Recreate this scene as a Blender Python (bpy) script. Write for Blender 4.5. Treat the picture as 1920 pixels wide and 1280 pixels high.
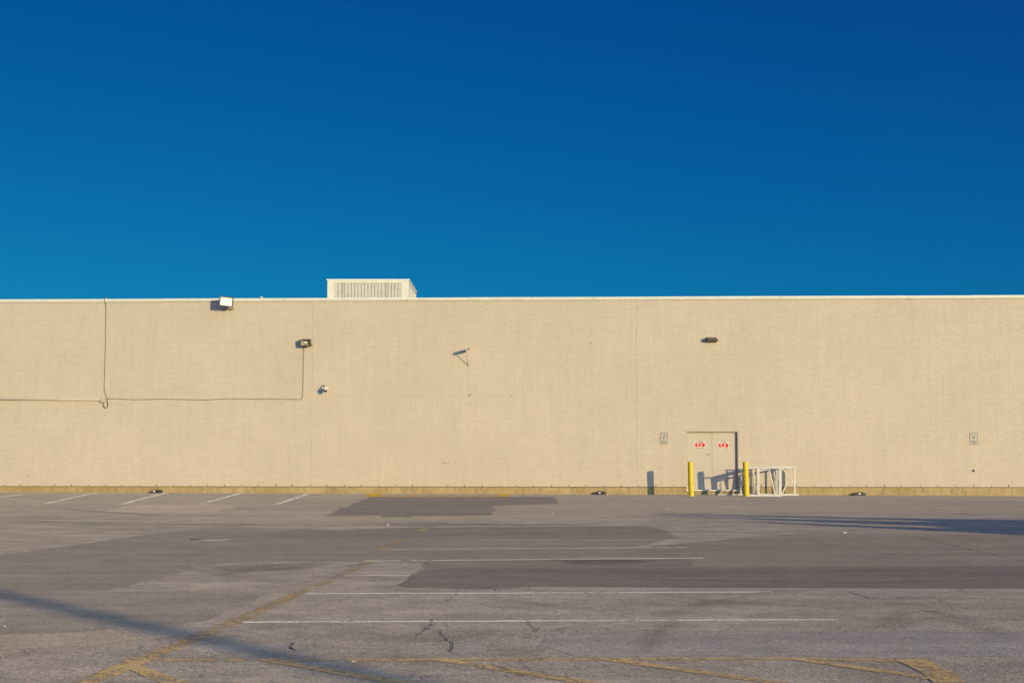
import bpy, bmesh, math, random
from mathutils import Vector, Matrix, noise
from mathutils.geometry import tessellate_polygon

for o in list(bpy.data.objects): bpy.data.objects.remove(o)
S = bpy.context.scene
COL = S.collection
rnd = random.Random(7)
R = math.radians

# ------------------------------------------------------------------ camera
F, CX, CY, HOR, CAMH = 3000.0, 960.0, 640.0, 845.0, 1.55   # focal length etc. in photo pixels
PITCH = math.atan((HOR - CY) / F)
cam = bpy.data.objects.new('camera', bpy.data.cameras.new('camera')); COL.objects.link(cam)
cam.location = (0, 0, CAMH); cam.rotation_euler = (math.pi/2 + PITCH, 0, 0)
cam.data.sensor_width = 36; cam.data.lens = F/1920*36; cam.data.clip_end = 5000; cam.data.clip_start = 0.1
S.camera = cam

# ------------------------------------------------------------------ sky and sun
AZ, EL = R(36.0), R(9.5)            # sun behind the camera to the right, low
SH = Vector((math.sin(AZ), -math.cos(AZ), 0))                 # horizontal direction to the sun
SUN = Vector((SH.x*math.cos(EL), SH.y*math.cos(EL), math.sin(EL)))
w = bpy.data.worlds.new('World'); S.world = w; w.use_nodes = True
nt = w.node_tree; nt.nodes.clear()
sky = nt.nodes.new('ShaderNodeTexSky'); sky.sky_type = 'NISHITA'; sky.sun_disc = False
sky.sun_elevation = EL; sky.sun_rotation = math.atan2(SH.x, SH.y)
sky.altitude = 0; sky.air_density = 1.0; sky.dust_density = 1.0; sky.ozone_density = 1.0
# one grade for the whole dome: deep saturated blue, whitening towards the sun
sp = nt.nodes.new('ShaderNodeSeparateColor'); cb = nt.nodes.new('ShaderNodeCombineColor'); nt.links.new(sky.outputs[0], sp.inputs[0])
for ch, src, ref, pw, k in ((0, 0, 3.2, 2.3, .018), (1, 0, 3.2, 1.25, .96), (2, 1, 4.35, .72, 2.62)):
    dv = nt.nodes.new('ShaderNodeMath'); dv.operation = 'DIVIDE'; dv.inputs[1].default_value = ref; nt.links.new(sp.outputs[src], dv.inputs[0])
    pn = nt.nodes.new('ShaderNodeMath'); pn.operation = 'POWER'; pn.inputs[1].default_value = pw; nt.links.new(dv.outputs[0], pn.inputs[0])
    ml = nt.nodes.new('ShaderNodeMath'); ml.operation = 'MULTIPLY'; ml.inputs[1].default_value = k; nt.links.new(pn.outputs[0], ml.inputs[0]); nt.links.new(ml.outputs[0], cb.inputs[ch])
# glow added to the unseen sunward sky, a broad smooth rise that fills shadows
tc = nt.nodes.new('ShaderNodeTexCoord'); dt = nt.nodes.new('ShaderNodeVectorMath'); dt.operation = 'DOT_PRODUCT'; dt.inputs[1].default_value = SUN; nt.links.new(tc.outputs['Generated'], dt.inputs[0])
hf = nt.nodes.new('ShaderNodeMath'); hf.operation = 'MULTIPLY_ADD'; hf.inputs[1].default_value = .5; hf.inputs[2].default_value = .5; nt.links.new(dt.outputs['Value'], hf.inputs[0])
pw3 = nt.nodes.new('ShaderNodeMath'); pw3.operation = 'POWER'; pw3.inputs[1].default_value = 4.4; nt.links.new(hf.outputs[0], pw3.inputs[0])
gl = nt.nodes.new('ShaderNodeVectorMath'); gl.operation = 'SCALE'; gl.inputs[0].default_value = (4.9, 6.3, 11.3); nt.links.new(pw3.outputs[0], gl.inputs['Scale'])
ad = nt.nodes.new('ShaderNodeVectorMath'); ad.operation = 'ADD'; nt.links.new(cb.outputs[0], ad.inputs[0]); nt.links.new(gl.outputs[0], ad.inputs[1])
bg = nt.nodes.new('ShaderNodeBackground'); bg.inputs['Strength'].default_value = 0.087
wo = nt.nodes.new('ShaderNodeOutputWorld')
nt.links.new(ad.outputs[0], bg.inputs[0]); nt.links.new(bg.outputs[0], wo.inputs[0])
sl = bpy.data.lights.new('sun', 'SUN'); sl.energy = 2.8; sl.angle = R(0.53); sl.color = (1.0, 0.82, 0.42)
so = bpy.data.objects.new('sun', sl); COL.objects.link(so)
so.rotation_euler = SUN.to_track_quat('Z', 'Y').to_euler(); so.location = SUN*50
S.view_settings.view_transform = 'Standard'; S.view_settings.look = 'None'
S.view_settings.gamma = 1.0; S.view_settings.use_curve_mapping = False
S.view_settings.exposure = 0.68
S.render.engine = 'CYCLES'

# ------------------------------------------------------------------ geometry of the place
def sstep(a, b, x):
    t = min(1, max(0, (x-a)/(b-a))); return t*t*(3-2*t)
def gz(x, y):                                # height of the lot: rises a little towards the wall's left end
    xx = max(-30, min(30, x))
    return (0.035 - 0.0025*xx) * sstep(30, 55, y)
def ray(px, py):
    a, b = (px-CX)/F, (CY-py)/F
    c, s = math.cos(PITCH), math.sin(PITCH)
    return Vector((a, c - b*s, s + b*c))
def gnd(px, py):                             # point of the lot seen at a photo pixel
    d = ray(px, py); z = 0.0
    for i in range(12):
        t = (z - CAMH)/d.z; p = d*t; z = gz(p.x, p.y)
    return Vector((p.x, p.y, z))
WD = 56.5; WA = math.atan(-0.0437)           # distance and turn of the wall
WX = Vector((math.cos(WA), math.sin(WA), 0)); WN = Vector((math.sin(WA), -math.cos(WA), 0))  # along, outward
W0 = Vector((0, WD, 0))
WM = Matrix.Translation(W0) @ Matrix.Rotation(WA, 4, 'Z')
def wl(px, py, v=0.0):                       # (u along wall, z) on the plane v metres in front of the wall
    d = ray(px, py); o = Vector((0, 0, CAMH))
    t = ((W0 + WN*v) - o).dot(WN)/d.dot(WN); p = o + d*t
    return (p - W0).dot(WX), p.z
def W(u, v, z): return W0 + WX*u + WN*v + Vector((0, 0, z))

# ------------------------------------------------------------------ materials
def newmat(name):
    m = bpy.data.materials.new(name); m.use_nodes = True
    n = m.node_tree.nodes; b = n['Principled BSDF']; return m, n, m.node_tree.links, b
def N(n, t, **k):
    x = n.new(t)
    for a, v in k.items():
        if a in x.inputs: x.inputs[a].default_value = v
        else: setattr(x, a, v)
    return x
def mapr(n, l, src, a, b, c, d):
    x = n.new('ShaderNodeMapRange')
    for i, v in zip(('From Min', 'From Max', 'To Min', 'To Max'), (a, b, c, d)): x.inputs[i].default_value = v
    l.new(src, x.inputs['Value']); return x.outputs[0]
def mixc(n, l, fac, A, B, mode='MIX'):
    x = n.new('ShaderNodeMix'); x.data_type = 'RGBA'; x.blend_type = mode
    for s, v in ((0, fac), (6, A), (7, B)):
        if hasattr(v, 'is_linked'): l.new(v, x.inputs[s])
        elif isinstance(v, (int, float)): x.inputs[s].default_value = v
        else: x.inputs[s].default_value = (*v, 1)
    return x.outputs[2]
def math_(n, l, op, a, b):
    x = n.new('ShaderNodeMath'); x.operation = op
    for i, v in ((0, a), (1, b)):
        if hasattr(v, 'is_linked'): l.new(v, x.inputs[i])
        else: x.inputs[i].default_value = v
    return x.outputs[0]
def pos(n, l, scale=(1, 1, 1), obj=False):
    g = n.new('ShaderNodeTexCoord') if obj else n.new('ShaderNodeNewGeometry')
    mp = n.new('ShaderNodeMapping'); mp.inputs['Scale'].default_value = scale
    l.new(g.outputs['Object'] if obj else g.outputs['Position'], mp.inputs[0]); return mp.outputs[0]
def noisef(n, l, vec, scale, detail=4, rough=.55):
    x = n.new('ShaderNodeTexNoise'); x.inputs['Scale'].default_value = scale
    x.inputs['Detail'].default_value = detail; x.inputs['Roughness'].default_value = rough
    l.new(vec, x.inputs['Vector']); return x.outputs['Fac']

def simple(name, col, rough=.6, metal=0.0, spec=.4, var=.08, scale=6, bump=0.0, dirt=None):
    m, n, l, b = newmat(name)
    f = noisef(n, l, pos(n, l, obj=False), scale, 5, .6)
    c2 = dirt if dirt else tuple(max(0, c*(1-3*var)) for c in col)
    c = mixc(n, l, mapr(n, l, f, .35, .75, 0, 1 if dirt is None else var*4), tuple(min(1, c*(1+var)) for c in col), c2)
    l.new(c, b.inputs['Base Color'])
    b.inputs['Roughness'].default_value = rough; b.inputs['Metallic'].default_value = metal
    b.inputs['Specular IOR Level'].default_value = spec
    if bump:
        bp = N(n, 'ShaderNodeBump', Strength=bump, Distance=.01); l.new(noisef(n, l, pos(n, l), scale*8, 4), bp.inputs['Height']); l.new(bp.outputs[0], b.inputs['Normal'])
    return m

def facets(n, l, b, cellcol, amt):
    """aggregate: every stone chip faces its own way"""
    s1 = n.new('ShaderNodeVectorMath'); s1.operation = 'SUBTRACT'; s1.inputs[1].default_value = (.5, .5, .5); l.new(cellcol, s1.inputs[0])
    s2 = n.new('ShaderNodeVectorMath'); s2.operation = 'MULTIPLY'; s2.inputs[1].default_value = (amt, amt, 0); l.new(s1.outputs[0], s2.inputs[0])
    g = n.new('ShaderNodeNewGeometry')
    s3 = n.new('ShaderNodeVectorMath'); s3.operation = 'ADD'; l.new(s2.outputs[0], s3.inputs[0]); l.new(g.outputs['Normal'], s3.inputs[1])
    s4 = n.new('ShaderNodeVectorMath'); s4.operation = 'NORMALIZE'; l.new(s3.outputs[0], s4.inputs[0]); l.new(s4.outputs[0], b.inputs['Normal'])
def cells(n, l, p, scale):
    v = n.new('ShaderNodeTexVoronoi'); v.inputs['Scale'].default_value = scale; l.new(p, v.inputs['Vector']); return v
def asphalt(name, col, light, grain=1.2, big=.19, seed=0.0, bump=1.0, streak=.14):
    m, n, l, b = newmat(name)
    p = pos(n, l); 
    mp = n.new('ShaderNodeMapping'); mp.inputs['Location'].default_value = (seed, seed*1.7, 0); l.new(p, mp.inputs[0]); p = mp.outputs[0]
    big1 = noisef(n, l, p, .22, 6, .62)
    c = mixc(n, l, mapr(n, l, big1, .34, .68, 0, 1), col, light)
    # long faint sweeps across the lot (tyre polish, old seams)
    ms = n.new('ShaderNodeMapping'); ms.inputs['Scale'].default_value = (.07, .9, 1); ms.inputs['Rotation'].default_value = (0, 0, .03); l.new(p, ms.inputs[0])
    st = noisef(n, l, ms.outputs[0], 1.6, 5, .7)
    c = mixc(n, l, 1.0, c, mixc(n, l, mapr(n, l, st, .3, .72, 0, 1), (1-streak,)*3, (1+streak,)*3), 'MULTIPLY')
    # patchy stains
    sf = noisef(n, l, p, 1.3, 6, .68)
    c = mixc(n, l, 1.0, c, mixc(n, l, mapr(n, l, sf, .35, .7, 0, 1), (1-big,)*3, (1+big,)*3), 'MULTIPLY')
    cf = noisef(n, l, p, 7, 5, .7)
    c = mixc(n, l, 1.0, c, mixc(n, l, mapr(n, l, cf, .3, .7, 0, 1), (1-.09*grain,)*3, (1+.09*grain,)*3), 'MULTIPLY')
    # aggregate
    v = n.new('ShaderNodeTexVoronoi'); v.inputs['Scale'].default_value = 80; l.new(p, v.inputs['Vector'])
    sep = n.new('ShaderNodeSeparateColor'); l.new(v.outputs['Color'], sep.inputs[0])
    g1 = mapr(n, l, sep.outputs[0], 0, 1, 1-.26*grain, 1+.26*grain)
    g2 = mapr(n, l, noisef(n, l, p, 22, 5, .75), .3, .7, 1-.13*grain, 1+.13*grain)
    gg = math_(n, l, 'MULTIPLY', g1, g2)
    cb = n.new('ShaderNodeCombineColor'); [l.new(gg, cb.inputs[i]) for i in range(3)]
    c = mixc(n, l, 1.0, c, cb.outputs[0], 'MULTIPLY')
    l.new(c, b.inputs['Base Color'])
    b.inputs['Roughness'].default_value = .95; b.inputs['Specular IOR Level'].default_value = .15
    b.inputs['Diffuse Roughness'].default_value = 1.0
    facets(n, l, b, cells(n, l, p, 260).outputs['Color'], 2.6*bump)
    return m

def paint(name, col, wear=.5, under=(.2, .185, .165)):
    """worn road paint: the paint is missing where the noise says so"""
    m, n, l, b = newmat(name)
    p = pos(n, l)
    f = noisef(n, l, p, 9, 8, .78); f2 = noisef(n, l, p, .8, 4, .6)
    f = math_(n, l, 'ADD', f, math_(n, l, 'MULTIPLY', math_(n, l, 'SUBTRACT', f2, .5), .55))
    a = mapr(n, l, f, wear-.06, wear+.06, 1, 0)
    c = mixc(n, l, mapr(n, l, noisef(n, l, p, 30, 6, .8), .3, .75, 0, 1), col, tuple(x*.72 for x in col))
    l.new(c, b.inputs['Base Color']); b.inputs['Roughness'].default_value = .85; b.inputs['Specular IOR Level'].default_value = .2
    b.inputs['Diffuse Roughness'].default_value = 1.0
    facets(n, l, b, cells(n, l, p, 260).outputs['Color'], 2.3)
    l.new(a, b.inputs['Alpha'])
    return m

def stain(name, col, amount, scale=3.0, stretch=(1, 1, 1)):
    m, n, l, b = newmat(name)
    p = pos(n, l, stretch)
    at = n.new('ShaderNodeAttribute'); at.attribute_name = 'edge'
    f = mapr(n, l, noisef(n, l, p, scale, 6, .7), .3, .7, .2, 1)
    f = math_(n, l, 'MULTIPLY', math_(n, l, 'MULTIPLY', f, at.outputs['Fac']), amount)
    b.inputs['Base Color'].default_value = (*col, 1); b.inputs['Roughness'].default_value = 1; b.inputs['Specular IOR Level'].default_value = .1
    facets(n, l, b, cells(n, l, p, 260).outputs['Color'], 2.3)
    l.new(f, b.inputs['Alpha']); return m

def brickmat(name, col, isl=True):
    m, n, l, b = newmat(name)
    p = pos(n, l)
    f = noisef(n, l, p, .35, 5, .6)
    c = mixc(n, l, mapr(n, l, f, .3, .7, 0, 1), tuple(x*.955 for x in col), tuple(x*1.035 for x in col))
    f2 = noisef(n, l, pos(n, l, (6, 6, .5)), 1.1, 5, .65)      # faint run-off streaks
    c = mixc(n, l, 1.0, c, mixc(n, l, mapr(n, l, f2, .35, .7, 0, 1), (.957,)*3, (1.03,)*3), 'MULTIPLY')
    f3 = noisef(n, l, p, 9, 4, .7)
    c = mixc(n, l, 1.0, c, mixc(n, l, mapr(n, l, f3, .3, .7, 0, 1), (.965, .965, .96), (1.03,)*3), 'MULTIPLY')
    g = n.new('ShaderNodeNewGeometry')
    oi = n.new('ShaderNodeObjectInfo')
    r = math_(n, l, 'FRACT', math_(n, l, 'ADD', g.outputs['Random Per Island'], oi.outputs['Random']), 0)
    c = mixc(n, l, 1.0, c, mixc(n, l, r, (.975, .973, .97), (1.02, 1.02, 1.02)), 'MULTIPLY')
    # small dark and bright specks
    v = noisef(n, l, p, 24, 2, .5)
    c = mixc(n, l, mapr(n, l, v, .73, .77, 0, .55), c, tuple(x*.55 for x in col))
    c = mixc(n, l, mapr(n, l, v, .25, .21, 0, .5), c, tuple(min(1, x*1.45) for x in col))
    l.new(c, b.inputs['Base Color']); b.inputs['Roughness'].default_value = .7; b.inputs['Specular IOR Level'].default_value = .25
    bp = N(n, 'ShaderNodeBump', Strength=.6, Distance=.006); l.new(noisef(n, l, p, 30, 5, .65), bp.inputs['Height']); l.new(bp.outputs[0], b.inputs['Normal'])
    return m

WALLC = (.52, .411, .33)
M = {}
M['brick'] = brickmat('painted_brick', WALLC)
M['mortar'] = simple('painted_mortar', tuple(x*.95 for x in WALLC), .85, var=.05, scale=12)
M['sealant'] = simple('joint_sealant', tuple(x*.82 for x in WALLC), .8, var=.05, scale=12)
def plinthmat():
    m, n, l, b = newmat('plinth_concrete')
    p = pos(n, l)
    c = mixc(n, l, mapr(n, l, noisef(n, l, p, .9, 6, .7), .35, .65, 0, 1), (.34, .225, .10), (.42, .30, .16))
    c = mixc(n, l, mapr(n, l, noisef(n, l, pos(n, l, (1, 1, .35)), 7, 6, .7), .47, .68, 0, .9), c, (.24, .175, .095))
    c = mixc(n, l, mapr(n, l, noisef(n, l, p, 14, 4, .7), .62, .7, 0, .7), c, (.48, .39, .30))
    l.new(c, b.inputs['Base Color']); b.inputs['Roughness'].default_value = .9; b.inputs['Specular IOR Level'].default_value = .2
    bp = N(n, 'ShaderNodeBump', Strength=.8, Distance=.02); l.new(noisef(n, l, p, 12, 6, .7), bp.inputs['Height']); l.new(bp.outputs[0], b.inputs['Normal'])
    return m
M['plinth'] = plinthmat()
M['shadow_flashing'] = simple('shadow_line_flashing', (.16, .10, .05), .6, var=.2, scale=9)  # dark metal strip that also draws the shadow line over the plinth
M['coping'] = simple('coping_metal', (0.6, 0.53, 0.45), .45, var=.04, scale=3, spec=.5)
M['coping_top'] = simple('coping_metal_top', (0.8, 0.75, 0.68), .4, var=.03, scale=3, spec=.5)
M['roof'] = simple('roof_gravel', (.3, .28, .25), .9, var=.1, scale=20)
M['unit'] = simple('vent_paint', (0.66, 0.58, 0.51), .5, var=.04, scale=4)
M['unit_top'] = simple('vent_cap', (0.74, 0.71, 0.7), .4, var=.03, scale=4)
M['dark'] = simple('dark_void', (.02, .018, .016), .8, var=.1)
M['slot'] = simple('vent_inside', (0.55, 0.48, 0.41), .8, var=.1)
M['door'] = simple('door_paint', (0.475, 0.38, 0.31), .5, var=.03, scale=3, spec=.4, dirt=(.41,.345,.28))
M['frame'] = simple('door_frame_paint', (0.465, 0.37, 0.295), .5, var=.04, scale=4)
M['galv'] = simple('galvanised_steel', (.68, .66, .62), .35, metal=.5, var=.05, scale=10)
M['hinge'] = simple('dark_hinge', (.14, .11, .07), .5, metal=.3)
M['bronze'] = simple('bronze_housing', (0.12, 0.09, 0.06), .45, metal=.2, spec=.5, var=.12, scale=15)
M['greyhouse'] = simple('weathered_housing', (.30, .25, .19), .6, var=.2, scale=18)
M['lens'] = simple('bright_white_lens', (.95, .94, .92), .15, spec=.5, var=.02)  # lens brightness is put into the white colour; it emits nothing
M['reflector'] = simple('lamp_reflector', (.50, .42, .29), .4, metal=.15, var=.15, scale=25)
M['bulb'] = simple('lamp_bulb', (.85, .80, .66), .2, var=.02)
M['cable'] = simple('painted_cable', (0.264, 0.198, 0.114), .6, var=.1, scale=9)
M['conduit'] = simple('painted_conduit', (0.47, 0.385, 0.31), .5, var=.06, scale=9)
M['camwhite'] = simple('camera_plastic', (0.56, 0.5, 0.44), .4, var=.03)
M['smoke'] = simple('smoked_dome', (.06, .04, .025), .1, spec=.6)
M['yellow'] = simple('bollard_yellow', (0.6, 0.42, 0.012), .5, var=.12, scale=14, spec=.4, dirt=(.30, .19, .03), bump=.1)
M['steel_white'] = simple('white_powder_coat', (0.56, 0.505, 0.47), .45, var=.05, scale=12)
M['steel_cream'] = simple('cream_timber', (0.6, 0.5, 0.36), .55, var=.08, scale=9)
M['signplate'] = simple('sign_plate_grey', (.42, .36, .31), .5, var=.05, scale=18)
M['ink'] = simple('sign_ink', (.12, .10, .075), .6, var=.05)
M['inkfaded'] = simple('sign_ink_faded', (.17, .145, .105), .6, var=.1)
M['red'] = simple('sign_red', (.62, .012, .012), .45, var=.06, scale=20)
M['signwhite'] = simple('sign_white', (0.7, 0.63, 0.58), .45, var=.03)
M['inkred'] = simple('sign_red_ink', (.32, .06, .04), .5, var=.05)
M['plastic'] = simple('black_plastic', (.035, .028, .026), .45, var=.2, scale=20, spec=.4)
M['iron'] = simple('cast_iron', (.33, .28, .22), .6, metal=.3, var=.2, scale=20)
M['paper'] = simple('paper_scrap', (.8, .76, .68), .7, var=.05)
M['concrete_pole'] = simple('concrete_pole', (.4, .38, .34), .8, var=.08, scale=6)
M['asph'] = asphalt('asphalt_old', (0.427, 0.341, 0.281), (0.517, 0.411, 0.337))
M['asph_mid'] = asphalt('asphalt_sealed', (0.327, 0.264, 0.219), (0.385, 0.310, 0.257), .85, .1, 11.3)
M['asph_dark'] = asphalt('asphalt_dark_patch', (0.255, 0.205, 0.176), (0.296, 0.237, 0.202), .7, .08, 23.1)
M['asph_band'] = asphalt('asphalt_dark_band', (0.291, 0.233, 0.196), (0.338, 0.270, 0.227), .7, .1, 5.9)
M['asph_tan'] = asphalt('asphalt_tan', (0.576, 0.444, 0.337), (0.643, 0.496, 0.367), .8, .1, 31.7)
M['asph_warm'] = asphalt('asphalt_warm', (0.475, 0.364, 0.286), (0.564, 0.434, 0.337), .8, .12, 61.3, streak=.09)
M['asph_grey'] = asphalt('asphalt_grey', (0.380, 0.307, 0.253), (0.439, 0.353, 0.286), .9, .12, 17.9)
M['asph_blue'] = asphalt('asphalt_smooth', (0.404, 0.338, 0.299), (0.446, 0.373, 0.326), .7, .12, 41.7, .9)
M['crack'] = simple('crack_dark', (.07, .058, .048), 1.0, var=.3, scale=20)
M['p_white'] = paint('stripe_white', (0.92, 0.82, 0.70), .59)
M['p_white_old'] = paint('stripe_white_old', (0.72, 0.64, 0.55), .56)
M['p_yellow'] = paint('stripe_yellow', (0.72, 0.475, 0.23), .55)
M['p_yellow_mid'] = paint('stripe_yellow_mid', (.64, .43, .23), .50)
M['p_yellow_old'] = paint('stripe_yellow_old', (0.60, 0.43, 0.25), .475)
M['p_yellow_new'] = paint('stripe_yellow_bright', (0.76, 0.44, 0.05), .66)
M['tyre'] = stain('tyre_rubber', (.15, .125, .11), .24, 3, (1, 1, 1))
M['dirt'] = stain('swept_dirt', (0.5, 0.405, 0.31), .65, 2.0)
M['oil'] = stain('oil_stain', (.14, .125, .115), .4, 2.0)
def filmmat():
    m, n, l, b = newmat('clear_film')
    b.inputs['Base Color'].default_value = (.75, .72, .66, 1); b.inputs['Roughness'].default_value = .25
    a = mapr(n, l, noisef(n, l, pos(n, l, (3, 3, 1)), 5, 4, .6), .35, .7, .12, .5); l.new(a, b.inputs['Alpha']); return m
M['film'] = filmmat()

# ------------------------------------------------------------------ object helpers
def link(name, me, mat, parent=None):
    o = bpy.data.objects.new(name, me); COL.objects.link(o)
    if mat and not me.materials: me.materials.append(M[mat])
    if parent: o.parent = parent
    return o
def tag(o, label, cat, group=None):
    o['label'] = label; o['category'] = cat
    if group: o['group'] = group
    return o
def empty(name, loc, rot=0.0):
    o = bpy.data.objects.new(name, None); COL.objects.link(o); o.location = loc; o.rotation_euler = (0, 0, rot); o.empty_display_size = .2
    return o
class MB:
    def __init__(s): s.v = []; s.f = []; s.sm = []
    def add(s, vs, fs, smooth=False):
        k = len(s.v); s.v += [tuple(v) for v in vs]; s.f += [tuple(i+k for i in f) for f in fs]; s.sm += [smooth]*len(fs); return s
    def box(s, c0, c1, mat=None):
        x0, y0, z0 = c0; x1, y1, z1 = c1
        vs = [Vector(p) for p in ((x0,y0,z0),(x1,y0,z0),(x1,y1,z0),(x0,y1,z0),(x0,y0,z1),(x1,y0,z1),(x1,y1,z1),(x0,y1,z1))]
        if mat: vs = [mat @ p for p in vs]
        return s.add(vs, ((0,3,2,1),(4,5,6,7),(0,1,5,4),(1,2,6,5),(2,3,7,6),(3,0,4,7)))
    def bar(s, a, b, w, h=None, up=Vector((0, 0, 1))):     # rectangular bar from a to b
        a, b = Vector(a), Vector(b); h = h or w; d = (b-a).normalized()
        x = d.cross(up); x = x.normalized() if x.length > 1e-4 else Vector((1, 0, 0)); y = x.cross(d)
        vs = [p + x*i*w/2 + y*j*h/2 for p in (a, b) for i, j in ((-1,-1),(1,-1),(1,1),(-1,1))]
        return s.add(vs, ((3,2,1,0),(4,5,6,7),(0,1,5,4),(1,2,6,5),(2,3,7,6),(3,0,4,7)))
    def tube(s, pts, r, seg=8, caps=True):
        pts = [Vector(p) for p in pts]; vs = []; n = len(pts)
        rr = r if isinstance(r, (list, tuple)) else [r]*n
        d0 = (pts[1]-pts[0]).normalized(); x = d0.cross(Vector((0, .31, 1))).normalized()
        for i, p in enumerate(pts):
            d = ((pts[min(i+1, n-1)]-p).normalized() + (p-pts[max(i-1, 0)]).normalized()).normalized()
            x = (x - d*x.dot(d)).normalized(); y = d.cross(x)
            vs += [p + (x*math.cos(2*math.pi*k/seg) + y*math.sin(2*math.pi*k/seg))*rr[i] for k in range(seg)]
        fs = [(i*seg+k, i*seg+(k+1) % seg, (i+1)*seg+(k+1) % seg, (i+1)*seg+k) for i in range(n-1) for k in range(seg)]
        s.add(vs, fs, True)
        if caps:
            k = len(s.v)-len(vs); s.f += [tuple(k+i for i in reversed(range(seg))), tuple(k+(n-1)*seg+i for i in range(seg))]; s.sm += [False]*2
        return s
    def lathe(s, prof, seg=20, mat=None):                  # (r, z) profile about z
        vs = [Vector((r*math.cos(2*math.pi*k/seg), r*math.sin(2*math.pi*k/seg), z)) for r, z in prof for k in range(seg)]
        if mat: vs = [mat @ p for p in vs]
        fs = [(i*seg+k, i*seg+(k+1) % seg, (i+1)*seg+(k+1) % seg, (i+1)*seg+k) for i in range(len(prof)-1) for k in range(seg)]
        return s.add(vs, fs, True)
    def prism(s, poly, y0, y1, mat=None):                  # polygon in x,z extruded in y
        n = len(poly); vs = [Vector((x, y, z)) for y in (y0, y1) for x, z in poly]
        if mat: vs = [mat @ p for p in vs]
        fs = [tuple(range(n)), tuple(n+i for i in reversed(range(n)))] + [(i, n+i, n+(i+1) % n, (i+1) % n) for i in range(n)]
        return s.add(vs, fs)
    def mesh(s, name, bevel=0):
        me = bpy.data.meshes.new(name); me.from_pydata(s.v, [], s.f); me.polygons.foreach_set('use_smooth', s.sm)
        bm = bmesh.new(); bm.from_mesh(me); bmesh.ops.recalc_face_normals(bm, faces=bm.faces)
        if bevel:
            es = [e for e in bm.edges if len(e.link_faces) == 2 and e.calc_face_angle(0) > .6]
            bmesh.ops.bevel(bm, geom=es, offset=bevel, segments=2, affect='EDGES', clamp_overlap=True)
        bm.to_mesh(me); bm.free(); return me
    def build(s, name, mat, parent=None, bevel=0): return link(name, s.mesh(name, bevel), mat, parent)

# ------------------------------------------------------------------ the lot
XB = [-1500, -400, -150, -60] + [x*5 for x in range(-11, 12)] + [60, 150, 400, 1500]
YB = [-1500, -400, -150, -60, -40, -20, 0, 5, 10, 15, 20, 25, 30, 32.5, 35, 37.5, 40, 42.5, 45, 47.5, 50, 52.5, 55, 57.5, 60, 100, 200, 600, 1800]
nx = len(XB)
mb = MB(); mb.add([(x, y, gz(x, y)) for y in YB for x in XB], [(j*nx+i, j*nx+i+1, (j+1)*nx+i+1, (j+1)*nx+i) for j in range(len(YB)-1) for i in range(nx-1)])
LOT = mb.build('parking_lot', 'asph'); LOT['kind'] = 'structure'
def lf(x): return .0008 + x*.27          # sheets sit a fraction of a millimetre to 5 mm up

def drape(name, polys, mat, lift, edge=None):
    lift = lf(lift)
    """flat sheet(s) on the lot; polys = list of lists of (x,y); edge = per-vertex softness"""
    bm = bmesh.new(); ly = bm.verts.layers.float.new('edge')
    for poly in polys:
        vs = []
        for k, p in enumerate(poly):
            v = bm.verts.new((p[0], p[1], 0)); v[ly] = edge[k] if edge else 1.0; vs.append(v)
        for t in tessellate_polygon([[Vector((p[0], p[1], 0)) for p in poly]]):
            try: bm.faces.new([vs[i] for i in t])
            except ValueError: pass
    ys = [v.co.y for v in bm.verts]; xs = [v.co.x for v in bm.verts]
    if ys and max(ys) > 29:
        for yb in YB:
            if min(ys) < yb < max(ys): bmesh.ops.bisect_plane(bm, geom=bm.verts[:]+bm.edges[:]+bm.faces[:], plane_co=(0, yb, 0), plane_no=(0, 1, 0))
        for xb in XB:
            if min(xs) < xb < max(xs): bmesh.ops.bisect_plane(bm, geom=bm.verts[:]+bm.edges[:]+bm.faces[:], plane_co=(xb, 0, 0), plane_no=(1, 0, 0))
    for v in bm.verts: v.co.z = gz(v.co.x, v.co.y) + lift
    bmesh.ops.recalc_face_normals(bm, faces=bm.faces)
    for f in bm.faces:
        if f.normal.z < 0: f.normal_flip()
    me = bpy.data.meshes.new(name); bm.to_mesh(me); bm.free()
    return link(name, me, mat, LOT)
def resample(pts, step):
    out = []
    for a, b in zip(pts[:-1], pts[1:]):
        n = max(1, int(math.ceil((b-a).length/step)))
        out += [a.lerp(b, i/n) for i in range(n)]
    return out + [pts[-1]]
def patch(pix, mat, lift, jit=.05, step=.35, name='asphalt_patch'):
    P = [gnd(x, y).to_2d() for x, y in pix]; P = resample(P+[P[0]], step)[:-1]
    Q = []
    for p in P:
        a = noise.noise(Vector((p.x*1.3, p.y*1.3, lift*900)))*2 + rnd.uniform(-.5, .5); b = noise.noise(Vector((p.x*1.3, p.y*1.3, 50+lift*900)))*2 + rnd.uniform(-.5, .5)
        Q.append((p.x+a*jit, p.y+b*jit))
    return drape(name, [Q], mat, lift)
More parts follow.
